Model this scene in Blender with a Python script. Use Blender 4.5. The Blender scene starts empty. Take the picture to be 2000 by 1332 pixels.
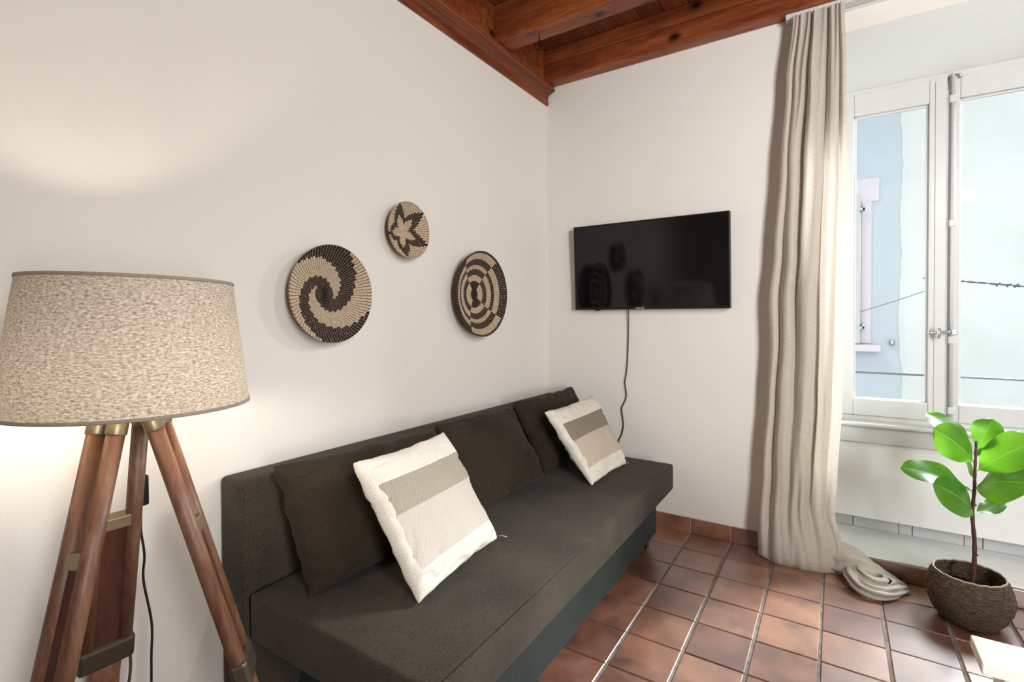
import bpy, bmesh, math, random
from mathutils import Vector, Matrix, noise
random.seed(7)
SC = bpy.context.scene
COL = SC.collection
PI = math.pi
R = math.radians

# ------------------------------------------------------------------ camera, world, lights, exposure
cam = bpy.data.cameras.new('camera'); camo = bpy.data.objects.new('camera', cam); COL.objects.link(camo)
yaw, pitch, roll = 0.577794, 0.017386, -0.00798
fw = Vector((-math.sin(yaw)*math.cos(pitch), math.cos(yaw)*math.cos(pitch), -math.sin(pitch)))
rt = Vector((math.cos(yaw), math.sin(yaw), 0)); up = rt.cross(fw)
rt2 = rt*math.cos(roll)+up*math.sin(roll); up2 = -rt*math.sin(roll)+up*math.cos(roll)
M = Matrix((rt2, up2, -fw)).transposed().to_4x4(); M.translation = (1.54219, -2.83794, 1.21019)
camo.matrix_world = M
cam.sensor_width = 36; cam.lens = 980.156/2000*36
cam.shift_x = (1000-992.02)/2000; cam.shift_y = (629.86-666)/2000
cam.clip_start = 0.02
SC.camera = camo

SC.view_settings.view_transform = 'Standard'; SC.view_settings.look = 'None'
SC.view_settings.exposure = 0.22; SC.view_settings.gamma = 1; SC.view_settings.use_curve_mapping = False
cy = SC.cycles
cy.use_denoising = True; cy.max_bounces = 10; cy.diffuse_bounces = 6; cy.glossy_bounces = 4
cy.transparent_max_bounces = 12; cy.transmission_bounces = 6; cy.sample_clamp_indirect = 6; cy.caustics_reflective = False
cy.caustics_refractive = False

w = bpy.data.worlds.new('world'); SC.world = w; w.use_nodes = True
w.node_tree.nodes['Background'].inputs[0].default_value = (0.80, 0.90, 1.0, 1)
w.node_tree.nodes['Background'].inputs[1].default_value = 0.80

def light(name, typ, loc, target, energy, color=(1, 1, 1), sx=1, sy=1, ang=None, spread=None):
    l = bpy.data.lights.new(name, typ); l.energy = energy; l.color = color
    if typ == 'AREA':
        l.shape = 'RECTANGLE'; l.size = sx; l.size_y = sy
        if spread: l.spread = R(spread)
    if ang: l.angle = ang
    o = bpy.data.objects.new(name, l); COL.objects.link(o); o.location = loc
    o.rotation_euler = (Vector(target)-Vector(loc)).to_track_quat('-Z', 'Y').to_euler()
    return o
light('sun', 'SUN', (-4, -6, 9), (0, 0, 0), 0.5, (1, 0.97, 0.93), ang=R(3))
light('street_daylight', 'AREA', (3.5, 2.3, 3.1), (1.2, -0.9, 0.0), 165, (0.93, 0.96, 1.0), 1.5, 1.3, None, 75)
light('room_fill', 'AREA', (3.55, -3.1, 1.6), (1.5, 0, 1.3), 108, (0.95, 0.98, 1.0), 0.9, 2.0, None, 130)  # main fill, added out of view to brighten the walls
light('side_fill', 'AREA', (3.5, -1.9, 1.5), (0, -1.0, 1.2), 3, (0.95, 0.98, 1.0), 1.4, 1.6)  # weak extra fill added out of view on the right
pl = light('pendant_lamp', 'POINT', (2.35, -1.4, 2.05), (0, 0, 0), 25, (1.0, 0.95, 0.89)); pl.data.shadow_soft_size = 0.035

# ------------------------------------------------------------------ materials
def mat(name, base=(0.8, 0.8, 0.8), rough=0.6, metal=0, spec=0.5):
    m = bpy.data.materials.new(name); m.use_nodes = True
    b = m.node_tree.nodes['Principled BSDF']
    b.inputs['Base Color'].default_value = (*base, 1); b.inputs['Roughness'].default_value = rough
    b.inputs['Metallic'].default_value = metal; b.inputs['Specular IOR Level'].default_value = spec
    return m
class NT:
    def __init__(s, m): s.t = m.node_tree; s.n = s.t.nodes; s.l = s.t.links; s.b = s.n.get('Principled BSDF')
    def add(s, typ, **kw):
        nd = s.n.new(typ)
        for k, v in kw.items():
            if k.startswith('i_'):
                key = k[2:]; key = int(key) if key.isdigit() else key.replace('_', ' ')
                nd.inputs[key].default_value = v
            else: setattr(nd, k, v)
        return nd
    def link(s, a, b): s.l.new(a, b)
    def coord(s, kind='Object', scale=(1, 1, 1), rot=(0, 0, 0)):
        tc = s.add('ShaderNodeTexCoord'); mp = s.add('ShaderNodeMapping')
        mp.inputs['Scale'].default_value = scale; mp.inputs['Rotation'].default_value = rot
        s.link(tc.outputs[kind], mp.inputs[0]); return mp.outputs[0]
    def noise(s, vec, scale=5, detail=4, rough=0.5, dist=0):
        n = s.add('ShaderNodeTexNoise'); n.inputs['Scale'].default_value = scale; n.inputs['Detail'].default_value = detail
        n.inputs['Roughness'].default_value = rough; n.inputs['Distortion'].default_value = dist
        s.link(vec, n.inputs['Vector']); return n.outputs['Fac']
    def ramp(s, fac, stops):
        r = s.add('ShaderNodeValToRGB'); e = r.color_ramp.elements
        e[0].position, e[0].color = stops[0][0], (*stops[0][1], 1); e[1].position, e[1].color = stops[-1][0], (*stops[-1][1], 1)
        for p, c in stops[1:-1]:
            x = e.new(p); x.color = (*c, 1)
        s.link(fac, r.inputs[0]); return r.outputs[0]
    def mix(s, fac, a, b, mode='MIX'):
        m = s.add('ShaderNodeMix', data_type='RGBA', blend_type=mode)
        for inp, v in ((m.inputs[0], fac), (m.inputs[6], a), (m.inputs[7], b)):
            if hasattr(v, 'links') or hasattr(v, 'is_linked'): s.link(v, inp)
            elif isinstance(v, (int, float)): inp.default_value = v
            else: inp.default_value = (*v, 1)
        return m.outputs[2]
    def math(s, op, a, b=0.0, c=None):
        m = s.add('ShaderNodeMath', operation=op)
        for i, v in enumerate((a, b, c)):
            if v is None: continue
            if isinstance(v, (int, float)): m.inputs[i].default_value = v
            else: s.link(v, m.inputs[i])
        return m.outputs[0]
    def bump(s, h, strength=0.3, dist=0.01):
        b = s.add('ShaderNodeBump'); b.inputs['Strength'].default_value = strength; b.inputs['Distance'].default_value = dist
        s.link(h, b.inputs['Height']); s.link(b.outputs[0], s.b.inputs['Normal'])

def plaster(name, col, var=0.03, bumps=0.25):
    m = mat(name, col, 0.9, spec=0.2); t = NT(m); v = t.coord()
    n1 = t.noise(v, 1.2, 3); lo = tuple(c*(1-var) for c in col)
    t.link(t.ramp(n1, [(0.3, lo), (0.7, col)]), t.b.inputs['Base Color'])
    n2 = t.noise(v, 60, 6, 0.65); n3 = t.noise(v, 9, 3)
    t.bump(t.math('ADD', n2, t.math('MULTIPLY', n3, 2.0)), bumps, 0.004); return m
M_wall = plaster('white_plaster', (0.73, 0.69, 0.635))
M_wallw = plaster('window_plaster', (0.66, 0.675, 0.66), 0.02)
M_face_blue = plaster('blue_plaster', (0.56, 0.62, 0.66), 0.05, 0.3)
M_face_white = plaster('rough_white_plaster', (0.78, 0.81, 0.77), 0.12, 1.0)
M_face_trim = plaster('pale_stone', (0.72, 0.68, 0.70), 0.04, 0.2)

def painted(name, col, rough=0.35):
    m = mat(name, col, rough, spec=0.45); t = NT(m); v = t.coord()
    t.link(t.ramp(t.noise(v, 14, 4), [(0.3, tuple(c*0.96 for c in col)), (0.7, col)]), t.b.inputs['Base Color'])
    t.bump(t.noise(v, 90, 4), 0.08, 0.002); return m
M_white = painted('white_gloss_paint', (0.58, 0.58, 0.56))
M_grey = painted('grey_white_paint', (0.52, 0.52, 0.505), 0.45)
M_ledge = painted('ledge_paint', (0.78, 0.79, 0.78), 0.3)
M_panel = painted('panel_paint', (0.74, 0.735, 0.72), 0.5)
M_furn = painted('cream_furniture_paint', (0.80, 0.78, 0.70), 0.35)

def wood(name, c0, c1, c2, scale=(1, 12, 12), knots=False, rough=0.5, rnd=False):
    m = mat(name, c1, rough, spec=0.4); t = NT(m); v = t.coord('Object', scale)
    n = t.noise(v, 2.2, 6, 0.6, 0.6); n2 = t.noise(v, 14, 5, 0.7)
    f = t.math('ADD', t.math('MULTIPLY', n, 0.65), t.math('MULTIPLY', n2, 0.35))
    c = t.ramp(f, [(0.30, c0), (0.5, c1), (0.68, c2)])
    if knots:
        vo = t.add('ShaderNodeTexVoronoi'); vo.inputs['Scale'].default_value = 1.0
        kv = t.coord('Object', (5.0, 7.5, 7.5)); t.link(kv, vo.inputs['Vector'])
        kf = t.ramp(vo.outputs['Distance'], [(0.08, (1, 1, 1)), (0.24, (0, 0, 0))])
        c = t.mix(kf, c, tuple(x*0.18 for x in c0))
    if rnd:
        oi = t.add('ShaderNodeObjectInfo'); hs = t.add('ShaderNodeHueSaturation')
        t.link(t.math('MULTIPLY_ADD', oi.outputs['Random'], 0.5, 0.72), hs.inputs['Value']); t.link(c, hs.inputs['Color']); c = hs.outputs[0]
    t.link(c, t.b.inputs['Base Color']); t.bump(n2, 0.15, 0.003); return m
M_beam = wood('beam_wood', (0.075, 0.014, 0.005), (0.215, 0.050, 0.014), (0.36, 0.105, 0.030), (1.0, 9, 9), True, 0.45)
M_trim = wood('moulding_wood', (0.060, 0.014, 0.006), (0.165, 0.040, 0.012), (0.28, 0.080, 0.022), (9, 0.8, 9), False, 0.4)
M_board = wood('ceiling_board_wood', (0.07, 0.018, 0.008), (0.15, 0.040, 0.014), (0.22, 0.07, 0.025), (9, 0.8, 9), False, 0.5, True)
M_leg = wood('tripod_wood', (0.060, 0.026, 0.014), (0.145, 0.066, 0.036), (0.235, 0.125, 0.075), (14, 14, 2.0), False, 0.42)
M_legd = wood('tripod_dark_board', (0.035, 0.012, 0.007), (0.065, 0.022, 0.013), (0.10, 0.035, 0.02), (10, 10, 1.5), False, 0.3)
M_brass = mat('tarnished_brass', (0.42, 0.35, 0.22), 0.42, 0.8)
M_iron = mat('dark_iron', (0.02, 0.018, 0.018), 0.5, 0.8)
M_bronze = mat('brown_metal', (0.09, 0.07, 0.05), 0.45, 0.7)
M_steel = mat('worn_steel', (0.55, 0.55, 0.55), 0.35, 0.9)
M_cable = mat('outdoor_cable', (0.10, 0.11, 0.12), 0.6)
M_black = mat('black_plastic', (0.008, 0.008, 0.009), 0.4, spec=0.3)
M_screen = mat('screen_glass', (0.003, 0.003, 0.0032), 0.07, spec=0.38)
M_logo = mat('silver_print', (0.65, 0.65, 0.66), 0.4)
M_cord = mat('brown_cord', (0.045, 0.028, 0.020), 0.6)
M_grout = mat('grout', (0.34, 0.27, 0.21), 0.95, spec=0.1)
t = NT(M_grout); t.link(t.ramp(t.noise(t.coord(), 30, 4), [(0.3, (0.13, 0.11, 0.09)), (0.7, (0.25, 0.215, 0.18))]), t.b.inputs['Base Color'])

def terracotta():
    m = mat('terracotta_glazed', (0.35, 0.12, 0.06), 0.36, spec=0.9); t = NT(m)
    t.b.inputs['Coat Weight'].default_value = 0.8; t.b.inputs['Coat IOR'].default_value = 2.15; t.b.inputs['Coat Roughness'].default_value = 0.36
    tc = t.add('ShaderNodeTexCoord'); oi = t.add('ShaderNodeObjectInfo')
    add = t.add('ShaderNodeVectorMath', operation='MULTIPLY_ADD')
    cx = t.add('ShaderNodeCombineXYZ'); 
    for i in range(3): t.link(oi.outputs['Random'], cx.inputs[i])
    t.link(cx.outputs[0], add.inputs[0]); add.inputs[1].default_value = (37, 91, 53); t.link(tc.outputs['Object'], add.inputs[2])
    n1 = t.noise(add.outputs[0], 7, 4, 0.55, 0.3); n2 = t.noise(add.outputs[0], 60, 4)
    c = t.ramp(n1, [(0.28, (0.070, 0.026, 0.017)), (0.5, (0.175, 0.068, 0.038)), (0.72, (0.275, 0.118, 0.068))])
    hs = t.add('ShaderNodeHueSaturation')
    t.link(t.math('MULTIPLY_ADD', oi.outputs['Random'], 0.75, 0.62), hs.inputs['Value'])
    t.link(t.math('MULTIPLY_ADD', oi.outputs['Random'], 0.02, 0.49), hs.inputs['Hue'])
    t.link(c, hs.inputs['Color']); t.link(hs.outputs[0], t.b.inputs['Base Color'])
    t.link(t.math('MULTIPLY_ADD', n2, 0.22, 0.24), t.b.inputs['Roughness'])
    t.bump(t.math('ADD', t.math('MULTIPLY', n1, 2.5), n2), 0.12, 0.004); return m
M_tile = terracotta()

def fabric(name, c0, c1, scale=420, rough=0.95, bumpv=0.35, sheen=0.15):
    m = mat(name, c1, rough, spec=0.15); t = NT(m); v = t.coord()
    n = t.noise(v, scale, 3, 0.7); n2 = t.noise(v, 5, 3)
    c = t.ramp(t.math('ADD', t.math('MULTIPLY', n, 0.8), t.math('MULTIPLY', n2, 0.2)), [(0.38, c0), (0.62, c1)])
    t.link(c, t.b.inputs['Base Color']); t.b.inputs['Sheen Weight'].default_value = sheen
    t.bump(n, bumpv, 0.002); return m
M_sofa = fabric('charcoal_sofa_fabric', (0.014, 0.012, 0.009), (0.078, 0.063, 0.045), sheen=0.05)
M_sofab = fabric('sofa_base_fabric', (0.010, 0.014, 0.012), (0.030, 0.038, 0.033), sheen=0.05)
M_pil = fabric('dark_cushion_fabric', (0.015, 0.011, 0.007), (0.042, 0.031, 0.019), 500, sheen=0.05)
M_zip = mat('zip_metal', (0.5, 0.4, 0.3), 0.4, 0.7)

def stripe_cushion(name, b1, b2, e1, d1, e2, d2, e3):
    """woven cotton cover; printed bands laid out by the cover's own UV"""
    m = mat(name, (0.8, 0.76, 0.68), 0.95, spec=0.1); t = NT(m)
    uv = t.add('ShaderNodeTexCoord'); sp = t.add('ShaderNodeSeparateXYZ'); t.link(uv.outputs['UV'], sp.inputs[0])
    u, vv = sp.outputs[0], sp.outputs[1]
    br = t.add('ShaderNodeTexBrick'); br.inputs['Scale'].default_value = 1; br.offset = 0.5
    mp = t.add('ShaderNodeMapping'); mp.inputs['Scale'].default_value = (84, 84, 1); t.link(uv.outputs['UV'], mp.inputs[0]); t.link(mp.outputs[0], br.inputs['Vector'])
    br.inputs['Brick Width'].default_value = 1.0; br.inputs['Row Height'].default_value = 1.0; br.inputs['Mortar Size'].default_value = 0.22; br.inputs['Mortar Smooth'].default_value = 0.3
    nz = t.noise(t.coord('UV', (1, 1, 1)), 90, 4, 0.7)
    fleck = t.math('MULTIPLY', t.math('SUBTRACT', 1.0, br.outputs['Fac']), t.ramp(nz, [(0.30, (0.35, 0.35, 0.35)), (0.62, (1, 1, 1))]))
    cream = t.ramp(t.noise(t.coord('UV', (160, 160, 1)), 1, 2), [(0.3, (0.62, 0.56, 0.47)), (0.7, (0.80, 0.76, 0.68))])
    c1 = t.mix(fleck, d1[1], d1[0]); c2 = t.mix(fleck, d2[1], d2[0])
    def gt(a, b): return t.math('GREATER_THAN', a, b)
    inu = gt(u, 0.045)
    m1 = t.math('MULTIPLY', t.math('MULTIPLY', gt(vv, e1), t.math('SUBTRACT', 1.0, gt(vv, e2))), inu)
    m2 = t.math('MULTIPLY', t.math('MULTIPLY', gt(vv, e2), t.math('SUBTRACT', 1.0, gt(vv, e3))), inu)
    c = t.mix(m2, t.mix(m1, cream, c1), c2)
    t.link(c, t.b.inputs['Base Color'])
    t.bump(t.math('ADD', t.math('SUBTRACT', 1.0, br.outputs['Fac']), t.math('MULTIPLY', nz, 0.5)), 0.5, 0.002)
    return m
M_w1 = stripe_cushion('woven_stripe_large', 0, 0, 0.205, ((0.19, 0.16, 0.125), (0.43, 0.375, 0.30)), 0.445, ((0.36, 0.31, 0.26), (0.62, 0.56, 0.49)), 0.83)
M_w2 = stripe_cushion('woven_stripe_small', 0, 0, 0.235, ((0.13, 0.105, 0.080), (0.30, 0.25, 0.19)), 0.475, ((0.32, 0.25, 0.19), (0.60, 0.51, 0.41)), 0.83)
M_cream = fabric('cream_cotton', (0.60, 0.54, 0.45), (0.80, 0.75, 0.67), 300)

def curtain_mat():
    m = mat('linen_curtain', (0.5, 0.45, 0.4), 0.9, spec=0.1); t = NT(m)
    a = t.noise(t.coord('UV', (1, 1, 1)), 1, 2)
    h = t.noise(t.coord('UV', (9, 420, 1)), 1, 3, 0.6); v = t.noise(t.coord('UV', (420, 9, 1)), 1, 3, 0.6)
    f = t.math('ADD', t.math('MULTIPLY', h, 0.65), t.math('MULTIPLY', v, 0.35))
    c = t.ramp(f, [(0.36, (0.52, 0.46, 0.39)), (0.62, (0.66, 0.605, 0.53))])
    t.link(c, t.b.inputs['Base Color']); t.bump(f, 0.25, 0.002)
    tr = t.add('ShaderNodeBsdfTranslucent'); t.link(c, tr.inputs[0]); mx = t.add('ShaderNodeMixShader'); mx.inputs[0].default_value = 0.32
    out = t.n['Material Output']; t.link(t.b.outputs[0], mx.inputs[1]); t.link(tr.outputs[0], mx.inputs[2]); t.link(mx.outputs[0], out.inputs[0]); return m
M_curt = curtain_mat()

def shade_mat():
    m = mat('linen_lampshade', (0.5, 0.43, 0.35), 0.9, spec=0.1); t = NT(m)
    h = t.noise(t.coord('UV', (42, 100, 1)), 1, 5, 0.72, 0.5); h2 = t.noise(t.coord('UV', (14, 200, 1)), 1, 3, 0.6)
    f = t.math('ADD', t.math('MULTIPLY', h, 0.75), t.math('MULTIPLY', h2, 0.25))
    c = t.ramp(f, [(0.38, (0.20, 0.145, 0.10)), (0.5, (0.42, 0.36, 0.285)), (0.62, (0.66, 0.60, 0.51))])
    t.link(c, t.b.inputs['Base Color']); t.bump(f, 0.3, 0.003)
    tr = t.add('ShaderNodeBsdfTranslucent'); t.link(c, tr.inputs[0]); mx = t.add('ShaderNodeMixShader'); mx.inputs[0].default_value = 0.085
    out = t.n['Material Output']; t.link(t.b.outputs[0], mx.inputs[1]); t.link(tr.outputs[0], mx.inputs[2]); t.link(mx.outputs[0], out.inputs[0]); return m
M_shade = shade_mat()
M_shade_edge = fabric('shade_edge_tape', (0.26, 0.215, 0.165), (0.36, 0.30, 0.24), 300)

def bulb_mat():
    m = bpy.data.materials.new('lit_bulb'); m.use_nodes = True; n = m.node_tree.nodes; n.remove(n['Principled BSDF'])
    e = n.new('ShaderNodeEmission'); e.inputs[0].default_value = (1.0, 0.92, 0.80, 1); e.inputs[1].default_value = 400
    m.node_tree.links.new(e.outputs[0], n['Material Output'].inputs[0]); return m
M_bulb = bulb_mat()

def glass_mat():
    m = bpy.data.materials.new('window_glass'); m.use_nodes = True; n = m.node_tree.nodes; n.remove(n['Principled BSDF']); l = m.node_tree.links
    tr = n.new('ShaderNodeBsdfTransparent'); tr.inputs[0].default_value = (0.95, 0.97, 0.97, 1)
    g = n.new('ShaderNodeBsdfGlossy'); g.inputs['Roughness'].default_value = 0.02
    fr = n.new('ShaderNodeFresnel'); fr.inputs[0].default_value = 1.45; mx = n.new('ShaderNodeMixShader')
    l.new(fr.outputs[0], mx.inputs[0]); l.new(tr.outputs[0], mx.inputs[1]); l.new(g.outputs[0], mx.inputs[2]); l.new(mx.outputs[0], n['Material Output'].inputs[0]); return m
M_glass = glass_mat()

def leaf_mat():
    m = mat('fig_leaf', (0.06, 0.2, 0.02), 0.32, spec=0.5); t = NT(m)
    uv = t.add('ShaderNodeTexCoord'); sp = t.add('ShaderNodeSeparateXYZ'); t.link(uv.outputs['UV'], sp.inputs[0])
    d = t.math('ABSOLUTE', t.math('SUBTRACT', sp.outputs[1], 0.5))
    rib = t.math('LESS_THAN', d, 0.02)
    w_ = t.math('ABSOLUTE', t.math('SUBTRACT', t.math('FRACT', t.math('SUBTRACT', t.math('MULTIPLY', sp.outputs[0], 8.0), t.math('MULTIPLY', d, 5.0))), 0.5))
    vein = t.math('LESS_THAN', w_, 0.045)
    base = t.ramp(t.noise(t.coord(), 25, 3), [(0.3, (0.016, 0.075, 0.010)), (0.7, (0.040, 0.150, 0.018))])
    c = t.mix(t.math('MULTIPLY', t.math('MAXIMUM', rib, t.math('MULTIPLY', vein, 0.35)), 0.55), base, (0.25, 0.45, 0.10))
    t.link(c, t.b.inputs['Base Color'])
    t.bump(t.math('MAXIMUM', rib, vein), 0.3, 0.002)
    tr = t.add('ShaderNodeBsdfTranslucent'); tr.inputs[0].default_value = (0.26, 0.66, 0.03, 1)
    mx = t.add('ShaderNodeMixShader'); mx.inputs[0].default_value = 0.46
    out = t.n['Material Output']; t.link(t.b.outputs[0], mx.inputs[1]); t.link(tr.outputs[0], mx.inputs[2]); t.link(mx.outputs[0], out.inputs[0]); return m
M_leaf = leaf_mat()
M_stem = wood('plant_stem_bark', (0.03, 0.012, 0.010), (0.07, 0.030, 0.022), (0.11, 0.05, 0.035), (40, 40, 10))
M_soil = mat('potting_soil', (0.02, 0.014, 0.010), 0.95)
def rope_mat(name, c0, c1, c2, sc):
    m = mat(name, c1, 0.85, spec=0.2); t = NT(m)
    n = t.noise(t.coord('UV', sc), 1, 4, 0.7, 0.5)
    t.link(t.ramp(n, [(0.32, c0), (0.5, c1), (0.68, c2)]), t.b.inputs['Base Color']); t.bump(n, 0.7, 0.004); return m
M_rope = rope_mat('woven_seagrass', (0.030, 0.020, 0.013), (0.085, 0.057, 0.038), (0.20, 0.145, 0.095), (48, 60, 1))
M_rim = rope_mat('pale_seagrass_rim', (0.20, 0.155, 0.11), (0.38, 0.31, 0.24), (0.55, 0.47, 0.38), (60, 4, 1))

def attr_mat():
    m = mat('dyed_basket_grass', (0.5, 0.4, 0.3), 0.8, spec=0.2); t = NT(m)
    a = t.add('ShaderNodeVertexColor'); a.layer_name = 'dye'
    n = t.noise(t.coord(), 250, 3, 0.6)
    t.link(t.mix(0.55, a.outputs[0], t.ramp(n, [(0.3, (0.55, 0.55, 0.55)), (0.7, (1, 1, 1))]), 'MULTIPLY'), t.b.inputs['Base Color']); return m
M_basket = attr_mat()

# ------------------------------------------------------------------ helpers
def mesh_obj(name, verts, faces, material, parent=None, smooth=False, uvs=None, bevel=0, bseg=2):
    me = bpy.data.meshes.new(name); me.from_pydata([tuple(v) for v in verts], [], faces); me.update()
    if uvs:
        ul = me.uv_layers.new(name='UVMap')
        for p in me.polygons:
            for li, vi in zip(p.loop_indices, p.vertices): ul.data[li].uv = uvs[vi]
    return finish(name, me, material, parent, smooth, bevel, bseg)
def finish(name, me, material, parent=None, smooth=False, bevel=0, bseg=2):
    if material: me.materials.append(material)
    if smooth:
        for p in me.polygons: p.use_smooth = True
    o = bpy.data.objects.new(name, me); COL.objects.link(o)
    if bevel:
        b = o.modifiers.new('bevel', 'BEVEL'); b.width = bevel; b.segments = bseg; b.limit_method = 'ANGLE'; b.angle_limit = R(40)
    if parent: attach(o, parent)
    return o
def attach(o, parent):
    o.parent = parent; o.matrix_parent_inverse = world_of(parent).inverted()
def world_of(o):
    m = Matrix.LocRotScale(o.location, o.rotation_euler, o.scale)
    if o.parent: m = world_of(o.parent) @ o.matrix_parent_inverse @ m
    return m
class MB:
    def __init__(s): s.v = []; s.f = []
    def box(s, x0, x1, y0, y1, z0, z1):
        n = len(s.v)
        s.v += [(x0, y0, z0), (x1, y0, z0), (x1, y1, z0), (x0, y1, z0), (x0, y0, z1), (x1, y0, z1), (x1, y1, z1), (x0, y1, z1)]
        s.f += [tuple(n+i for i in q) for q in ((0, 3, 2, 1), (4, 5, 6, 7), (0, 1, 5, 4), (1, 2, 6, 5), (2, 3, 7, 6), (3, 0, 4, 7))]; return s
    def hexa(s, pts):
        n = len(s.v); s.v += [tuple(p) for p in pts]
        s.f += [tuple(n+i for i in q) for q in ((0, 3, 2, 1), (4, 5, 6, 7), (0, 1, 5, 4), (1, 2, 6, 5), (2, 3, 7, 6), (3, 0, 4, 7))]; return s
    def tube(s, pts, rad, seg=8, cap=True):
        pts = [Vector(p) for p in pts]; n0 = len(s.v); N = len(pts)
        rads = rad if isinstance(rad, (list, tuple)) else [rad]*N
        ref = None
        for i, p in enumerate(pts):
            d = (pts[min(i+1, N-1)]-pts[max(i-1, 0)]).normalized()
            if ref is None:
                ref = d.orthogonal().normalized()
            ref = (ref-d*ref.dot(d)).normalized(); b = d.cross(ref)
            for k in range(seg):
                a = 2*PI*k/seg; s.v.append(tuple(p+(ref*math.cos(a)+b*math.sin(a))*rads[i]))
        for i in range(N-1):
            for k in range(seg):
                a = n0+i*seg+k; b_ = n0+i*seg+(k+1) % seg; s.f.append((a, b_, b_+seg, a+seg))
        if cap:
            s.f.append(tuple(n0+k for k in range(seg))[::-1]); s.f.append(tuple(n0+(N-1)*seg+k for k in range(seg)))
        return s
    def lathe(s, prof, center, seg=32, cap=False, axis='z'):
        n0 = len(s.v); c = Vector(center)
        for r_, z in prof:
            for k in range(seg):
                a = 2*PI*k/seg
                p = (r_*math.cos(a), r_*math.sin(a), z)
                if axis == 'x': p = (z, r_*math.cos(a), r_*math.sin(a))
                if axis == 'y': p = (r_*math.cos(a), z, r_*math.sin(a))
                s.v.append(tuple(c+Vector(p)))
        for i in range(len(prof)-1):
            for k in range(seg):
                a = n0+i*seg+k; b = n0+i*seg+(k+1) % seg; s.f.append((a, b, b+seg, a+seg))
        if cap:
            s.f.append(tuple(n0+k for k in range(seg))[::-1]); s.f.append(tuple(n0+(len(prof)-1)*seg+k for k in range(seg)))
        return s
    def obj(s, name, material, parent=None, smooth=False, bevel=0, bseg=2):
        return mesh_obj(name, s.v, s.f, material, parent, smooth, None, bevel, bseg)
def box(name, x0, x1, y0, y1, z0, z1, m, parent=None, bevel=0, smooth=False, bseg=2):
    return MB().box(x0, x1, y0, y1, z0, z1).obj(name, m, parent, smooth, bevel, bseg)
def empty(name, loc, parent=None):
    o = bpy.data.objects.new(name, None); COL.objects.link(o); o.location = loc; o.empty_display_size = 0.05
    if parent: attach(o, parent)
    return o
def tag(o, label, cat, group=None):
    o['label'] = label; o['category'] = cat; o['kind'] = 'thing'
    if group: o['group'] = group
    return o
def struct(o): o['kind'] = 'structure'; return o
def smoothpath(pts, n=8):
    """Catmull-Rom through points"""
    P = [Vector(p) for p in pts]; P = [P[0]*2-P[1]]+P+[P[-1]*2-P[-2]]; out = []
    for i in range(1, len(P)-2):
        for k in range(n):
            t_ = k/n; a, b, c, d = P[i-1:i+3]
            out.append(0.5*((2*b)+(-a+c)*t_+(2*a-5*b+4*c-d)*t_*t_+(-a+3*b-3*c+d)*t_**3))
    out.append(P[-2]); return out
def lerp(a, b, t_): return a+(b-a)*t_
def interp(tab, x):
    if x <= tab[0][0]: return tab[0][1]
    for (x0, y0), (x1, y1) in zip(tab, tab[1:]):
        if x <= x1:
            u = (x-x0)/(x1-x0); u = u*u*(3-2*u); return lerp(y0, y1, u)
    return tab[-1][1]

# ------------------------------------------------------------------ room shell
XR, YF, ZC = 3.6, -4.6, 2.83
OX0, OX1, OZ0, OZ1 = 1.50, 2.78, 0.083, 2.505           # window niche
WY = 0.30                                              # inner face of the window frame
floor = struct(box('floor', -0.1, XR, YF, 0.02, -0.06, -0.0045, M_grout))
# tiles: pitch 0.205 x 0.2038, joints wider along the room's length
PX, PY, X0, Y0 = 0.205, 0.2038, 0.885, -1.0199
GX, GY = 0.011, 0.005
def tile_mesh(lx, ly, h):
    c, b = 0.0025, 0.002
    x, y = lx/2, ly/2
    v = [(-x, -y, 0), (x, -y, 0), (x, y, 0), (-x, y, 0), (-x, -y, h-b), (x, -y, h-b), (x, y, h-b), (-x, y, h-b), (-x+c, -y+c, h), (x-c, -y+c, h), (x-c, y-c, h), (-x+c, y-c, h)]
    f = [(0, 1, 5, 4), (1, 2, 6, 5), (2, 3, 7, 6), (3, 0, 4, 7), (4, 5, 9, 8), (5, 6, 10, 9), (6, 7, 11, 10), (7, 4, 8, 11), (8, 9, 10, 11)]
    me = bpy.data.meshes.new('tile'); me.from_pydata(v, [], f); me.materials.append(M_tile); return me
TM = tile_mesh(PX-GX, PY-GY, 0.005)
rest = MB()
for i in range(-5, 14):
    for j in range(-18, 5):
        cx, cyy = X0+(i+0.5)*PX, Y0+(j+0.5)*PY
        if cx < 0.0 or cx > XR or cyy < YF: continue
        if -1 <= i <= 8 and j >= -9:
            o = bpy.data.objects.new('tile', TM); COL.objects.link(o)
            o.location = (cx+random.uniform(-.0008, .0008), cyy+random.uniform(-.0008, .0008), -0.005)
            o.rotation_euler = (random.uniform(-.006, .006), random.uniform(-.006, .006), random.uniform(-.003, .003)); o.parent = floor
        else:
            rest.box(cx-PX/2+GX/2, cx+PX/2-GX/2, cyy-PY/2+GY/2, cyy+PY/2-GY/2, -0.005, 0)
rs = rest.obj('distant_tiles', M_tile, floor); rs['kind'] = 'stuff'

struct(box('wall_left', -0.15, 0.0, YF-0.1, 0.5, -0.06, ZC+0.1, M_wall))
wb = MB()
wb.box(0.0, OX0, 0.0, 0.45, -0.06, ZC+0.1)
wb.box(OX1, XR+0.1, 0.0, 0.45, -0.06, ZC+0.1)
wb.box(OX0, OX1, 0.0, 0.45, OZ1, ZC+0.1)
wallb = struct(wb.obj('wall_back', M_wall))
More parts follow.
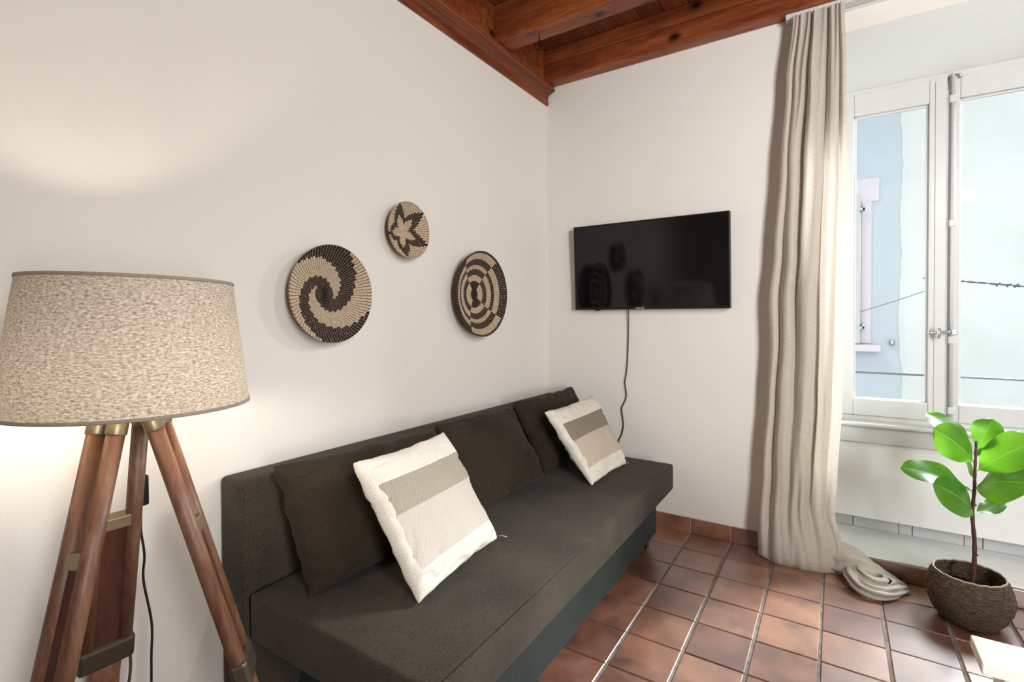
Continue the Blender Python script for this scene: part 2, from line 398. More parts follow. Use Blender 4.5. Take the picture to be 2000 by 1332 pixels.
# sloping soffit, niche reveal and the wall under the window
nb = MB()
nb.hexa([(OX0, 0.001, OZ1), (OX1, 0.001, OZ1), (OX1, 0.40, 2.29), (OX0, 0.40, 2.29), (OX0, 0.001, OZ1+0.01), (OX1, 0.001, OZ1+0.01), (OX1, 0.40, OZ1+0.01), (OX0, 0.40, OZ1+0.01)])
nb.box(OX0, OX1, WY+0.05, 0.45, -0.05, 0.65)
nb.box(OX0-0.004, OX0+0.002, 0.0015, 0.40, OZ0, OZ1); nb.box(OX1-0.002, OX1+0.004, 0.0015, 0.40, OZ0, OZ1)
struct(nb.obj('trim_4', M_wallw))
struct(box('wall_right', XR, XR+0.1, YF-0.1, 0.0, -0.06, ZC+0.1, M_wall))
struct(box('wall_front', 0.0, XR, YF-0.1, YF, -0.06, ZC+0.1, M_wall))

# ceiling: boards above the beams
ceil = struct(box('ceiling', -0.1, XR, YF, 0.0, ZC+0.02, ZC+0.06, M_board))
bw = 0.128
bm_ = bpy.data.meshes.new('board'); mbx = MB().box(0.002, bw-0.002, YF, 0.0, ZC, ZC+0.02); bm_.from_pydata(mbx.v, [], mbx.f); bm_.materials.append(M_board)
for i in range(29):
    o = bpy.data.objects.new('board', bm_); COL.objects.link(o); o.location = (i*bw, 0, random.uniform(0, .003)); o.parent = ceil
def beam(y0, y1, z0, z1, name='ceiling_beam'):
    o = box(name, 0.0, XR, y0, y1, z0, z1, M_beam, None, 0.006); return struct(o)
b1 = beam(-0.083, 0.0, 2.634, 2.742)
b2 = beam(-0.088, 0.0, 2.743, ZC-0.001)
for k in range(5):
    yy = -0.52-k*0.60
    beam(yy-0.118, yy, 2.634, ZC-0.001)
# blocking boards over the moulding, between the beams
for k, (ya, yb) in enumerate(((-0.519, -0.089), (-1.119, -0.639), (-1.719, -1.239), (-2.319, -1.839), (-2.919, -2.439))):
    struct(box('blocking_board', 0.0, 0.035, ya, yb, 2.655, ZC-0.001, M_beam, None, 0.003))
# crown moulding along the left wall
prof = [(0, 2.528), (0.014, 2.528), (0.016, 2.553), (0.011, 2.556), (0.013, 2.572), (0.022, 2.588), (0.040, 2.597), (0.046, 2.597), (0.046, 2.602), (0.057, 2.604), (0.064, 2.612), (0.061, 2.621), (0.052, 2.625), (0.056, 2.633), (0.0, 2.633)]
v, f = [], []
ys = [YF, -0.004]
for y in ys: v += [(x, y, z) for x, z in prof]
n = len(prof)
for i in range(n): f.append((i, (i+1) % n, (i+1) % n+n, i+n))
f += [tuple(range(n))[::-1], tuple(range(n, 2*n))]
struct(mesh_obj('trim_1', v, f, M_trim, None, False, None, 0.0015))

# baseboards of terracotta
def baseboard(name, runs, axis):
    root = struct(empty(name, (0, 0, 0)))
    for a, b in runs:
        if axis == 'x': o = box('tile', a+0.002, b-0.002, -0.011, -0.0005, 0.001, 0.083, M_tile, root, 0.0015)
        else: o = box('tile', 0.0005, 0.011, a+0.002, b-0.002, 0.001, 0.083, M_tile, root, 0.0015)
    if axis == 'x': box('grout', runs[0][0], runs[-1][1], -0.008, -0.0004, 0.0, 0.081, M_grout, root)
    else: box('grout', 0.0004, 0.008, runs[0][0], runs[-1][1], 0.0, 0.081, M_grout, root)
    return root
baseboard('baseboard_back', [(0.885+PX*i, 0.885+PX*(i+1)) for i in range(-4, 3)], 'x')
baseboard('baseboard_left', [(-4.55+PX*i, -4.55+PX*(i+1)) for i in range(0, 22)], 'y')
# step edge under the window niche
st = struct(box('trim_2', OX0+0.001, OX1, -0.030, 0.0, 0.0005, 0.079, M_tile, None, 0.006, True))
struct(box('trim_3', OX0+0.001, OX1-0.001, -0.016, WY+0.05, 0.060, OZ0+0.001, M_ledge, None, 0.004))
# grey skirting pieces at the back of the niche
sk = struct(empty('baseboard_niche', (OX0, WY+0.04, OZ0)))
for a, b, d in ((1.503, 1.622, 0), (1.625, 1.812, .003), (1.815, 1.866, 0), (1.869, 2.060, .003), (2.063, 2.126, 0), (2.129, 2.33, .003), (2.333, 2.39, 0), (2.393, 2.775, .003)):
    box('board', a, b, WY+0.040-d, WY+0.0499, OZ0+0.002, 0.19, M_grey, sk, 0.0015)

# ------------------------------------------------------------------ window
win = struct(empty('window_1', (2.0, WY, 0.66)))
WX0, WX1, WZ0, WZ1 = OX0+0.005, 2.50, 0.650, 2.335
fr = MB()
fr.box(WX0, 1.545, WY+0.01, WY+0.09, WZ0, WZ1); fr.box(2.475, OX1, WY+0.01, WY+0.09, WZ0, WZ1)
fr.box(1.545, 2.475, WY+0.01, WY+0.09, 2.312, WZ1); fr.box(1.545, 2.475, WY+0.01, WY+0.09, WZ0, 0.675)
fr.obj('window_frame', M_white, win, False, 0.003)
def sash(x0, x1, gx0, gx1, name):
    g0, g1 = 0.762, 2.203; s0, s1 = 0.676, 2.311
    s = MB().box(x0, gx0, WY, WY+0.05, s0, s1).box(gx1, x1, WY, WY+0.05, s0, s1).box(gx0, gx1, WY, WY+0.05, g1, s1).box(gx0, gx1, WY, WY+0.05, s0, g0)
    so = s.obj(name, M_white, win, False, 0.004)
    # glazing bead
    b = 0.010
    q = MB().box(gx0, gx0+b, WY+0.02, WY+0.034, g0, g1).box(gx1-b, gx1, WY+0.02, WY+0.034, g0, g1).box(gx0+b, gx1-b, WY+0.02, WY+0.034, g1-b, g1).box(gx0+b, gx1-b, WY+0.02, WY+0.034, g0, g0+b*0.4)
    q.obj('glazing_bead', M_white, so, False, 0.002)
    mesh_obj('pane', [(gx0, WY+0.036, g0), (gx1, WY+0.036, g0), (gx1, WY+0.036, g1), (gx0, WY+0.036, g1)], [(0, 1, 2, 3)], M_glass, so)
    return so
sL = sash(1.546, 1.985, 1.621, 1.919, 'sash')
sR = sash(1.991, 2.474, 2.031, 2.404, 'sash')
# raised meeting strip on the left sash
box('meeting_strip', 1.940, 1.982, WY-0.006, WY, 0.68, 2.30, M_white, win, 0.003)
# espagnolette rod with guides
rod = MB().tube([(2.003, WY-0.014, 0.70), (2.003, WY-0.014, 2.318)], 0.0075, 10)
ro = rod.obj('bolt_rod', M_white, win, True)
for z in (0.735, 1.62, 2.20, 1.07):
    box('rod_guide', 1.990, 2.016, WY-0.024, WY, z-0.017, z+0.017, M_white, ro, 0.004)
MB().tube([(2.003, WY-0.012, 2.312), (2.026, WY-0.014, 2.308), (2.031, WY-0.014, 2.293)], 0.005, 8).obj('hook', M_steel, ro, True)
hd = MB().tube([(1.912, WY-0.045, 1.103), (1.925, WY-0.043, 1.104), (1.945, WY-0.036, 1.106), (2.008, WY-0.030, 1.107)], [0.009, 0.0085, 0.006, 0.006], 10).obj('handle', M_steel, win, True)
MB().tube([(1.952, WY-0.045, 1.125), (1.952, WY-0.04, 1.078)], 0.008, 10).obj('handle_catch', M_steel, hd, True)
MB().tube([(1.952, WY-0.04, 1.103), (1.952, WY, 1.103)], 0.006, 8).obj('handle_post', M_steel, hd, True)
box('handle_pivot', 1.998, 2.020, WY-0.036, WY-0.014, 1.094, 1.120, M_steel, hd, 0.004)
# sill board with rounded nose, apron
sill = MB().box(OX0+0.001, OX1-0.001, 0.215, WY+0.05, 0.632, 0.652)
so = struct(sill.obj('trim_5', M_white, None, False, 0.008, 3))
struct(box('trim_6', OX0+0.001, OX1-0.001, 0.240, WY+0.048, 0.549, 0.6315, M_grey, None, 0.004))
# flat panel hanging below the sill
pn = empty('heater_panel', (2.1, 0.28, 0.16)); tag(pn, 'wide flat white panel below the window sill behind the fig plant', 'panel')
box('front_plate', 1.52, 2.74, 0.262, 0.279, 0.162, 0.545, M_panel, pn, 0.003)
box('back_rail', 1.56, 2.70, 0.279, WY+0.0495, 0.30, 0.40, M_grey, pn, 0.002)

# ------------------------------------------------------------------ outside
def outside(o, label, cat): return tag(o, label, cat)
YO = 3.5
fa = empty('house_facade', (1.0, YO, -3)); tag(fa, 'pale blue house wall with a shuttered window, seen through the left pane', 'building')
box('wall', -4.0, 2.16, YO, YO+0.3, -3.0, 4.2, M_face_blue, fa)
s_ = box('window_surround', 1.765, 1.852, YO-0.02, YO, 0.88, 2.56, M_face_trim, fa, 0.004)
box('lintel_block', 1.30, 1.914, YO-0.022, YO, 2.325, 2.561, M_face_trim, fa, 0.004)
box('window_pane', 1.10, 1.765, YO-0.004, YO, 0.88, 2.325, M_steel, fa)
sh = box('shutter', 1.16, 1.75, YO-0.10, YO-0.06, 0.88, 2.38, M_white, fa, 0.004)
for z in (2.242, 1.04):
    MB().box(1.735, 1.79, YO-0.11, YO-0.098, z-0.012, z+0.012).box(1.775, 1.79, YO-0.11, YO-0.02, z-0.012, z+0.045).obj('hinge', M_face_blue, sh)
box('window_sill', 1.20, 1.925, YO-0.16, YO, 0.80, 0.868, M_face_trim, fa, 0.01)
MB().lathe([(0.0, -0.02), (0.02, -0.02), (0.025, 0.0), (0.018, 0.03)], (2.02, YO-0.03, 0.885), 10).obj('shutter_catch', M_steel, fa, True)
# rougher, whiter wall beside the pale blue one, with an uneven edge
fb = empty('white_facade', (3.5, YO, -3)); tag(fb, 'rough white house wall filling the right window pane', 'building')
random.seed(3); v = []; f = []
NZ = 150
for k in range(NZ+1):
    z = lerp(-3.0, 4.2, k/NZ)
    e = 2.085+0.030*noise.noise(Vector((z*1.3, 0, 0)))+0.018*noise.noise(Vector((z*7, 3, 0)))+0.008*noise.noise(Vector((z*22, 7, 0)))
    for i, (x, y) in enumerate(((e-0.006, YO-0.001), (e+0.004, YO-0.018), (e+0.05, YO-0.034), (e+0.4, YO-0.04), (4.5, YO-0.05), (9.0, YO-0.06))): v.append((x, y, z))
for k in range(NZ):
    for i in range(5):
        a = k*6+i; f.append((a, a+1, a+7, a+6))
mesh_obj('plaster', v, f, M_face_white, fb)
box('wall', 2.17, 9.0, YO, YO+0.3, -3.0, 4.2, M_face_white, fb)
street = struct(box('ground', -6, 9, 0.46, YO+0.3, -3.2, -3.0, M_wallw))
# railing bar outside the window
rl = empty('window_railing', (2.0, 0.55, 0.86)); tag(rl, 'thin dark metal safety bar across the outside of the window', 'railing')
MB().tube([(1.50, 0.55, 0.871), (2.80, 0.55, 0.869)], 0.0055, 8).obj('bar', M_cable, rl, True)
for x in (1.53, 2.78): MB().tube([(x, 0.55, 0.871), (x, 0.44, 0.871)], 0.006, 8).obj('bracket', M_cable, rl, True)
# cables across the street
cb = empty('twisted_cable', (2.5, 2.5, 1.42)); tag(cb, 'dark twisted cable with clips strung outside the right pane', 'cable')
for ph in (0, PI):
    pts = [(lerp(2.15, 4.2, k/90), 2.5+0.004*math.cos(k*1.1+ph), lerp(1.478, 1.16, k/90)+0.005*math.sin(k*1.1+ph)) for k in range(91)]
    MB().tube(pts, 0.0042, 6).obj('strand', M_cable, cb, True)
for x, z in ((2.60, 1.407), (2.66, 1.399), (2.70, 1.393)):
    MB().tube([(x-0.012, 2.495, z-0.014), (x, 2.495, z+0.004), (x+0.014, 2.495, z+0.012)], 0.006, 6).obj('clip', M_cable, cb, True)
c2 = MB().tube(smoothpath([(1.72, 2.5, 1.20), (1.99, 2.5, 1.30), (2.182, 2.5, 1.379), (2.26, 2.5, 1.41)], 6), 0.0028, 6).obj('thin_wire', M_cable)
tag(c2, 'thin wire slanting up across the left pane outside', 'wire')

# ------------------------------------------------------------------ curtain
rail = empty('curtain_rail', (1.34, -0.05, 2.61)); tag(rail, 'slim white curtain rail fixed under the beam above the window', 'curtain rail')
MB().box(1.339, 2.80, -0.064, -0.012, 2.609, 2.6335).obj('track', M_white, rail, False, 0.002)
MB().box(1.50, 2.80, -0.006, -0.0005, 2.60, 2.6335).obj('back_batten', M_white, rail, False, 0.001)

cur = empty('curtain', (1.45, -0.1, 0)); tag(cur, 'long undyed linen curtain with frayed edge, its hem pooling on the tiles', 'curtain')
LEFT = [(0.0, 1.225), (0.10, 1.222), (0.45, 1.243), (0.80, 1.258), (1.05, 1.272), (1.25, 1.268), (1.5, 1.290), (1.9, 1.315), (2.3, 1.343), (2.60, 1.372)]
RIGHT = [(0.0, 1.590), (0.10, 1.582), (0.28, 1.545), (0.45, 1.553), (0.8, 1.572), (1.2, 1.580), (1.8, 1.584), (2.35, 1.582), (2.60, 1.575)]
NS, NTt = 240, 150
v, f, uvs = [], [], []
VAL = [(0.12, 0.034, 0.050, 0.3), (0.37, 0.042, 0.105, 1.7), (0.69, 0.050, 0.110, 3.1), (0.89, 0.030, 0.050, 4.0)]   # position, width, depth, phase of each pleat valley
for j in range(NTt+1):
    t_ = j/NTt; z = lerp(2.607, 0.004, t_)
    xl, xr = interp(LEFT, z), interp(RIGHT, z)
    low = max(0, 1-z/0.9); hi = max(0, (z-1.9)/0.7); bulge = max(0, 1-z/0.30)
    for i in range(NS+1):
        s = i/NS
        y = -0.085-0.030*(1-hi)*math.sin(PI*min(1, s*1.1))**0.5; dx = 0
        for k, (p, wd, dp, ph) in enumerate(VAL):
            pk = p+0.022*math.sin(1.3*z+ph)*(1-hi)+0.012*math.sin(3.1*z+2*ph)*low
            wk = wd*(0.55+0.55*(1-hi)+0.5*low); q = (s-pk)/wk
            g = math.exp(-q*q); fade = (0.62+0.38*math.sin(2.0*z+ph*2))*(1-0.75*bulge)*(1-0.35*low)+0.25*hi
            y += dp*g*fade; dx += -q*g*0.010*fade
            y -= 0.010*math.exp(-((abs(q)-2.2)/1.4)**2)*fade
        for k, (p, sl, am) in enumerate(((0.24, 0.10, 0.010), (0.55, -0.12, 0.012), (0.78, 0.06, 0.010), (0.46, 0.16, 0.014))):
            pk = p+sl*(0.8-z)*low; y += am*(0.15+1.3*low)*math.exp(-((s-pk)/0.045)**2)*(1-bulge*0.6)
        y += 0.012*noise.noise(Vector((s*7, z*1.8, 2)))*(1-hi)+0.004*noise.noise(Vector((s*9, z*5.0, 9)))*low
        y -= 0.035*low*math.sin(PI*s)+bulge**1.2*(0.060*math.sin(PI*min(1, s*1.02+0.02))**0.7)
        y += (bulge**7)*0.06*math.sin(PI*s)
        x = lerp(xl, xr, s)+dx*(1-0.5*bulge)+0.004*noise.noise(Vector((s*2, z*3.0, 4)))*(1-hi)
        y = min(y, -0.014)
        y = min(y, -0.020-0.024*max(0, min(1, (0.12-z)/0.04)))
        zz = z+0.020*bulge*noise.noise(Vector((s*5, 1.5, 0)))
        v.append((x, y, max(zz, 0.004))); uvs.append((s*1.3, t_*2.6))
for j in range(NTt):
    for i in range(NS):
        a = j*(NS+1)+i; f.append((a, a+1, a+NS+2, a+NS+1))
panel = mesh_obj('curtain_panel', v, f, M_curt, cur, True, uvs)
# the hem trailing to the right in loose folds
def ribbon(name, spine, widths, sides, arch, parent, m=M_curt, nw=14, seed=0, ctr=None):
    sp = smoothpath(spine, 8); n = len(sp)
    v, f, uv = [], [], []
    for i, p in enumerate(sp):
        q = i/(n-1); d = (sp[min(i+1, n-1)]-sp[max(i-1, 0)]).normalized()
        k = q*(len(widths)-1); a = int(min(k, len(widths)-2)); fr_ = k-a
        w_ = lerp(widths[a], widths[a+1], fr_); ar = lerp(arch[a], arch[a+1], fr_); sd = Vector(sides[a]).lerp(Vector(sides[a+1]), fr_)
        sd = (sd-d*sd.dot(d)).normalized(); nm = sd.cross(d); nm = nm if (nm.z > 0 if ctr is None else nm.dot(p-Vector(ctr)) > 0) else -nm
        for j in range(nw+1):
            u = j/nw*2-1
            off = sd*(u*w_/2)+nm*(ar*(1-u*u)+0.006*math.sin(u*7+q*9+seed)+0.008*noise.noise(Vector((u*2+seed, q*6, 0))))
            pt = p+off; pt.z = max(pt.z, 0.004); v.append(pt); uv.append((u*w_, q*0.6))
    for i in range(n-1):
        for j in range(nw):
            a = i*(nw+1)+j; f.append((a, a+1, a+nw+2, a+nw+1))
    o = mesh_obj(name, v, f, m, parent, True, uv)
    s = o.modifiers.new('thick', 'SOLIDIFY'); s.thickness = 0.0018
    return o
ribbon('trailing_fold', [(1.525, -0.078, 0.085), (1.580, -0.092, 0.078), (1.640, -0.108, 0.064), (1.705, -0.118, 0.044), (1.765, -0.108, 0.022), (1.802, -0.100, 0.006)],
       [0.13, 0.135, 0.13, 0.10, 0.08], [(0.1, -0.45, -1), (0.15, -0.8, -1), (0.2, -1, -0.6), (0.2, -1, -0.1), (0.2, -1, 0)], [0.018, 0.026, 0.028, 0.022, 0.008], cur, nw=20)
ribbon('hem_loop', [(1.590, -0.135, 0.040), (1.600, -0.180, 0.040), (1.628, -0.228, 0.032), (1.672, -0.256, 0.028), (1.722, -0.240, 0.028), (1.768, -0.185, 0.026), (1.795, -0.130, 0.020)],
       [0.050, 0.060, 0.055, 0.050, 0.040], [(0.3, 0.2, 1), (0.2, 0.5, 1), (0, 0.6, 1), (-0.3, 0.5, 1), (-0.3, 0.2, 1)], [0.010, 0.014, 0.014, 0.012, 0.008], cur, seed=3, ctr=(1.69, -0.16, 0))
ribbon('hem_swirl', [(1.640, -0.120, 0.050), (1.628, -0.160, 0.052), (1.650, -0.200, 0.048), (1.690, -0.212, 0.044), (1.722, -0.190, 0.046), (1.715, -0.160, 0.050), (1.690, -0.150, 0.046), (1.676, -0.168, 0.040)],
       [0.055, 0.060, 0.055, 0.050, 0.045], [(0.3, 0.2, 1), (0.2, 0.4, 1), (0, 0.5, 1), (-0.4, 0.2, 1), (0, -0.3, 1)], [0.010, 0.012, 0.010, 0.008, 0.006], cur, seed=6, ctr=(1.68, -0.165, 0))
ribbon('hem_inner', [(1.735, -0.215, 0.030), (1.752, -0.180, 0.036), (1.748, -0.145, 0.036), (1.720, -0.135, 0.034)],
       [0.04, 0.045, 0.04], [(-0.3, 0.2, 1), (-0.4, 0.2, 1), (0, -0.3, 1)], [0.008, 0.008, 0.006], cur, seed=11, ctr=(1.71, -0.17, 0))
ribbon('hem_back', [(1.59, -0.095, 0.05), (1.64, -0.10, 0.04), (1.70, -0.085, 0.03), (1.77, -0.07, 0.015)],
       [0.07, 0.07, 0.05], [(0, -1, 0), (0, -1, 0), (0, -1, 0)], [0.02, 0.02, 0.01], cur, seed=9)
fg = MB()
random.seed(5)
for k in range(230):
    z = lerp(2.58, 0.30, k/230)+random.uniform(-.004, .004); x = interp(LEFT, z)
    fg.tube([(x+0.004, -0.066, z), (x-random.uniform(.004, .013), -0.066+random.uniform(-.006, .006), z+random.uniform(-.008, .004))], 0.0007, 3, False)
for k in range(40):
    fg.tube([(1.795+random.uniform(-.01, .01), -0.11+random.uniform(-.04, .04), 0.01), (1.812+random.uniform(-.005, .012), -0.11+random.uniform(-.045, .045), 0.004)], 0.0007, 3, False)
fo = fg.obj('fringe', M_curt, cur); fo['kind'] = 'stuff'

# ------------------------------------------------------------------ sofa
sofa = empty('sofa', (0.45, -1.1, 0)); tag(sofa, 'long low armless charcoal grey fabric sofa bed against the left wall', 'sofa')
def softbox(name, x0, x1, y0, y1, z0, z1, m, parent, r=0.02, crown=0.006, nx=24, ny=60):
    """upholstered block: rounded edges, slightly crowned top"""
    bm = bmesh.new(); bmesh.ops.create_cube(bm, size=1)
    for vv in bm.verts: vv.co = Vector((lerp(x0, x1, vv.co.x+.5), lerp(y0, y1, vv.co.y+.5), lerp(z0, z1, vv.co.z+.5)))
    bmesh.ops.bevel(bm, geom=list(bm.edges), offset=r, segments=4, profile=0.6, affect='EDGES')
    for k in range(1, 16):
        yv = lerp(y0, y1, k/16); bmesh.ops.bisect_plane(bm, geom=bm.verts[:]+bm.edges[:]+bm.faces[:], plane_co=(0, yv, 0), plane_no=(0, 1, 0))
    for k in range(1, 8):
        xv = lerp(x0, x1, k/8); bmesh.ops.bisect_plane(bm, geom=bm.verts[:]+bm.edges[:]+bm.faces[:], plane_co=(xv, 0, 0), plane_no=(1, 0, 0))
    for vv in bm.verts:
        if vv.co.z > z1-0.001:
            u = (vv.co.x-x0)/(x1-x0); w_ = (vv.co.y-y0)/(y1-y0)
            vv.co.z += crown*(16*u*(1-u)*w_*(1-w_))**0.5*(1)+0.0025*noise.noise(vv.co*5)
    me = bpy.data.meshes.new(name); bm.to_mesh(me); bm.free()
    return finish(name, me, m, parent, True)
SY0, SY1 = -2.062, -0.185
# backrest: slightly raked, thinner at the top
bk = MB().hexa([(0.012, SY0-0.005, 0.07), (0.150, SY0-0.005, 0.07), (0.150, -0.02, 0.07), (0.012, -0.02, 0.07),
                (0.012, SY0-0.005, 0.735), (0.120, SY0-0.005, 0.735), (0.120, -0.02, 0.708), (0.012, -0.02, 0.708)])
bko = bk.obj('backrest', M_sofa, sofa, True, 0.016, 4)
# seams
MB().tube([(0.121, SY0+0.010, 0.40), (0.128, SY0-0.003, 0.72)], 0.0018, 6).obj('seam', M_sofa, bko, True)
seat = softbox('seat_cushion', 0.150, 0.838, SY0, SY1, 0.288, 0.420, M_sofa, sofa, 0.017)
pip = MB()
for z in (0.4165,):
    pip.tube([(0.8335, SY0+0.014, z), (0.8335, SY1-0.014, z)], 0.0022, 6)
pip.tube([(0.8335, SY0+0.014, 0.292), (0.8335, SY1-0.014, 0.292)], 0.0022, 6)
pip.obj('piping', M_sofa, seat, True)
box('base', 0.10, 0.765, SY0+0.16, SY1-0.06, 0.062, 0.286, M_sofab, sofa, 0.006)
for x, y in ((0.715, -0.30), (0.715, -1.84), (0.15, -0.30), (0.15, -1.84)):
    box('leg', x-0.022, x+0.022, y-0.022, y+0.022, 0.0, 0.0615, M_black, sofa, 0.003)

# ------------------------------------------------------------------ cushions
def cushion(name, TL, TR, BR, BL, th, m, n=64, pinch=0.05, puff=0.34, wr=0.006, seed=0, side=1, nrm=None):
    TL, TR, BR, BL = map(Vector, (TL, TR, BR, BL)); c = (TL+TR+BR+BL)/4
    N = (BL-TL).cross(TR-TL); N.normalize()
    if N.x < 0: N = -N
    verts, faces, uvs = [], [], []
    def P(u, w_, sg):
        # edges bow inwards between the corners
        uu = u+(u-0.5)*-pinch*4*w_*(1-w_); ww = w_+(w_-0.5)*-pinch*4*u*(1-u)
        p = TL.lerp(TR, uu).lerp(BL.lerp(BR, uu), ww)
        e = 16*u*(1-u)*w_*(1-w_)
        h = th*0.5*(max(e, 0)**puff)
        du, dw = min(u, 1-u), min(w_, 1-w_)
        eu, ew = math.exp(-du/0.13), math.exp(-dw/0.13)
        nz = noise.noise(Vector((u*2.6+seed, w_*2.6, sg*3)))*1.8
        nz += noise.noise(Vector((u*1.5+seed, w_*10+u*3, sg*5)))*1.5*eu+noise.noise(Vector((u*10+w_*3, w_*1.5+seed, sg*7)))*1.5*ew
        cr = abs(noise.noise(Vector((u*4.5+seed*2, w_*6.5+u*4, sg))))        # creases
        nz -= 1.6*math.exp(-(cr/0.05)**2)*(0.1+0.8*eu+0.8*ew)
        h += nz*wr*min(1, e*8)
        q = (noise.noise(Vector((seed, w_*7, 1)))*eu, noise.noise(Vector((u*7, seed, 2)))*ew)
        p = p+(TR-TL)*(q[0]*0.022)+(BL-TL)*(q[1]*0.016)
        return p+N*(sg*h)
    for sg in (1, -1):
        for j in range(n+1):
            for i in range(n+1):
                # finer spacing at the edges
                u = 0.5-0.5*math.cos(PI*i/n); w_ = 0.5-0.5*math.cos(PI*j/n)
                verts.append(P(u, w_, sg)); uvs.append((u, w_))
    K = (n+1)*(n+1)
    for b, fl in ((0, False), (K, True)):
        for j in range(n):
            for i in range(n):
                a = b+j*(n+1)+i; q = (a, a+n+1, a+n+2, a+1)
                faces.append(q[::-1] if fl else q)
    me = bpy.data.meshes.new(name); me.from_pydata([tuple(p) for p in verts], [], faces)
    ul = me.uv_layers.new(name='UVMap')
    for p in me.polygons:
        for li, vi in zip(p.loop_indices, p.vertices): ul.data[li].uv = uvs[vi]
    bm = bmesh.new(); bm.from_mesh(me); bmesh.ops.remove_doubles(bm, verts=bm.verts, dist=0.0004); bmesh.ops.recalc_face_normals(bm, faces=bm.faces); bm.to_mesh(me); bm.free()
    me.name = name
    return finish(name, me, m, None, True), N
G = 'dark cushions leaning on the sofa back'
p1, _ = cushion('cushion', (0.185, -2.000, 0.775), (0.185, -1.315, 0.752), (0.385, -1.330, 0.438), (0.318, -1.985, 0.428), 0.165, M_pil, pinch=0.035, wr=0.011, seed=1)
tag(p1, 'wide dark brown-grey cushion at the lamp end of the sofa', 'cushion', G)
p2, _ = cushion('cushion', (0.185, -1.300, 0.762), (0.185, -0.745, 0.745), (0.385, -0.770, 0.432), (0.360, -1.300, 0.432), 0.15, M_pil, pinch=0.03, wr=0.008, seed=4)
tag(p2, 'middle one of the three dark cushions, behind the large striped pillow', 'cushion', G)
p3, _ = cushion('cushion', (0.175, -0.700, 0.760), (0.195, -0.070, 0.762), (0.365, -0.110, 0.432), (0.360, -0.700, 0.432), 0.14, M_pil, pinch=0.05, wr=0.010, seed=8)
tag(p3, 'dark cushion in the wall corner behind the small striped pillow', 'cushion', G)
G2 = 'striped throw pillows on the sofa'
w1, N1 = cushion('throw_pillow', (0.400, -1.893, 0.790), (0.345, -1.443, 0.780), (0.562, -1.418, 0.432), (0.605, -1.850, 0.432), 0.13, M_w1, pinch=0.05, wr=0.008, seed=12)
tag(w1, 'large cream pillow with grey woven bands, nearest the lamp', 'pillow', G2)
w2, N2 = cushion('throw_pillow', (0.372, -0.725, 0.733), (0.400, -0.225, 0.748), (0.642, -0.352, 0.432), (0.626, -0.745, 0.432), 0.11, M_w2, pinch=0.05, wr=0.008, seed=16)
tag(w2, 'small cream pillow with brown woven bands at the far corner', 'pillow', G2)
MB().tube([(0.566, -1.412, 0.440), (0.578, -1.400, 0.439), (0.590, -1.395, 0.434)], 0.0022, 6).obj('zip_pull', M_zip, w1, True)
MB().tube([(0.645, -0.350, 0.440), (0.655, -0.345, 0.436)], 0.002, 6).obj('zip_pull', M_zip, w2, True)

# ------------------------------------------------------------------ wall baskets
DARK, LIGHT, TAN, MID = (0.018, 0.011, 0.009), (0.56, 0.45, 0.32), (0.16, 0.085, 0.045), (0.21, 0.15, 0.10)
def basket(label, cy_, cz_, rad, coils, pattern, nst, depth=0.055, tilt=0.0, seed=0):
    rnd = random.Random(seed)
    sub = 4; nr = coils*sub
    v, f, cols = [], [], []
    def prof(q):   # q 0..1 radius fraction -> distance from wall (bowl opens to the room)
        return 0.012+depth*(q**2.6)
    rings = []
    angs = []
    for k in range(nst):
        a0 = 2*PI*k/nst; angs += [(a0, 0), (a0+2*PI/nst*0.14, 1), (a0+2*PI/nst*0.62, 1), (a0+2*PI/nst*0.74, 0)]
    na = len(angs)
    for side in (0, 1):
        for i in range(nr+1):
            q = i/nr; base = prof(q); cph = (i % sub)/sub
            coil = math.sin(PI*cph)*rad/coils*0.42
            for a, hi in angs:
                tw = 0.35*2*PI/nst*(cph-0.5)        # stitches slant
                h = coil*(1.0 if hi else 0.72)
                r_ = rad*q
                x = base+h if side == 0 else base-rad/coils*0.75-h*0.6*(1 if i < nr else 0)
                if side == 1 and i == nr: x = base-0.002
                aa = a+tw
                v.append((max(x, 0.002), cy_+r_*math.cos(aa), cz_+r_*math.sin(aa)))
    K = (nr+1)*na
    for side in (0, 1):
        for i in range(nr):
            coil_i = i//sub; rq = (coil_i+0.5)/coils
            for k in range(na):
                a = side*K+i*na+k; b = side*K+i*na+(k+1) % na
                q4 = (a, b, b+na, a+na); f.append(q4 if side == 0 else q4[::-1])
                st = k//4; th = math.degrees(2*PI*(st+0.43)/nst) % 360
                gap = (k % 4) == 3
                d = pattern(rq, th)
                shade = 0.8+0.4*rnd.random()
                base_c = (MID if gap else DARK) if d else (TAN if gap else LIGHT)
                if d and not gap and rnd.random() < 0.04: base_c = MID
                cols.append(tuple(min(1, c*shade) for c in base_c))
    # close the rim
    for k in range(na):
        a = nr*na+k; b = nr*na+(k+1) % na; f.append((a, b, K+b, K+a)); cols.append(cols[(nr-1)*na+k])
    me = bpy.data.meshes.new('wall_basket'); me.from_pydata(v, [], f)
    at = me.color_attributes.new('dye', 'FLOAT_COLOR', 'CORNER')
    li = 0
    for p, c in zip(me.polygons, cols):
        for _ in p.loop_indices: at.data[li].color = (*c, 1); li += 1
    o = finish('wall_basket', me, M_basket, None, True)
    tag(o, label, 'basket', 'woven baskets hung on the left wall'); return o
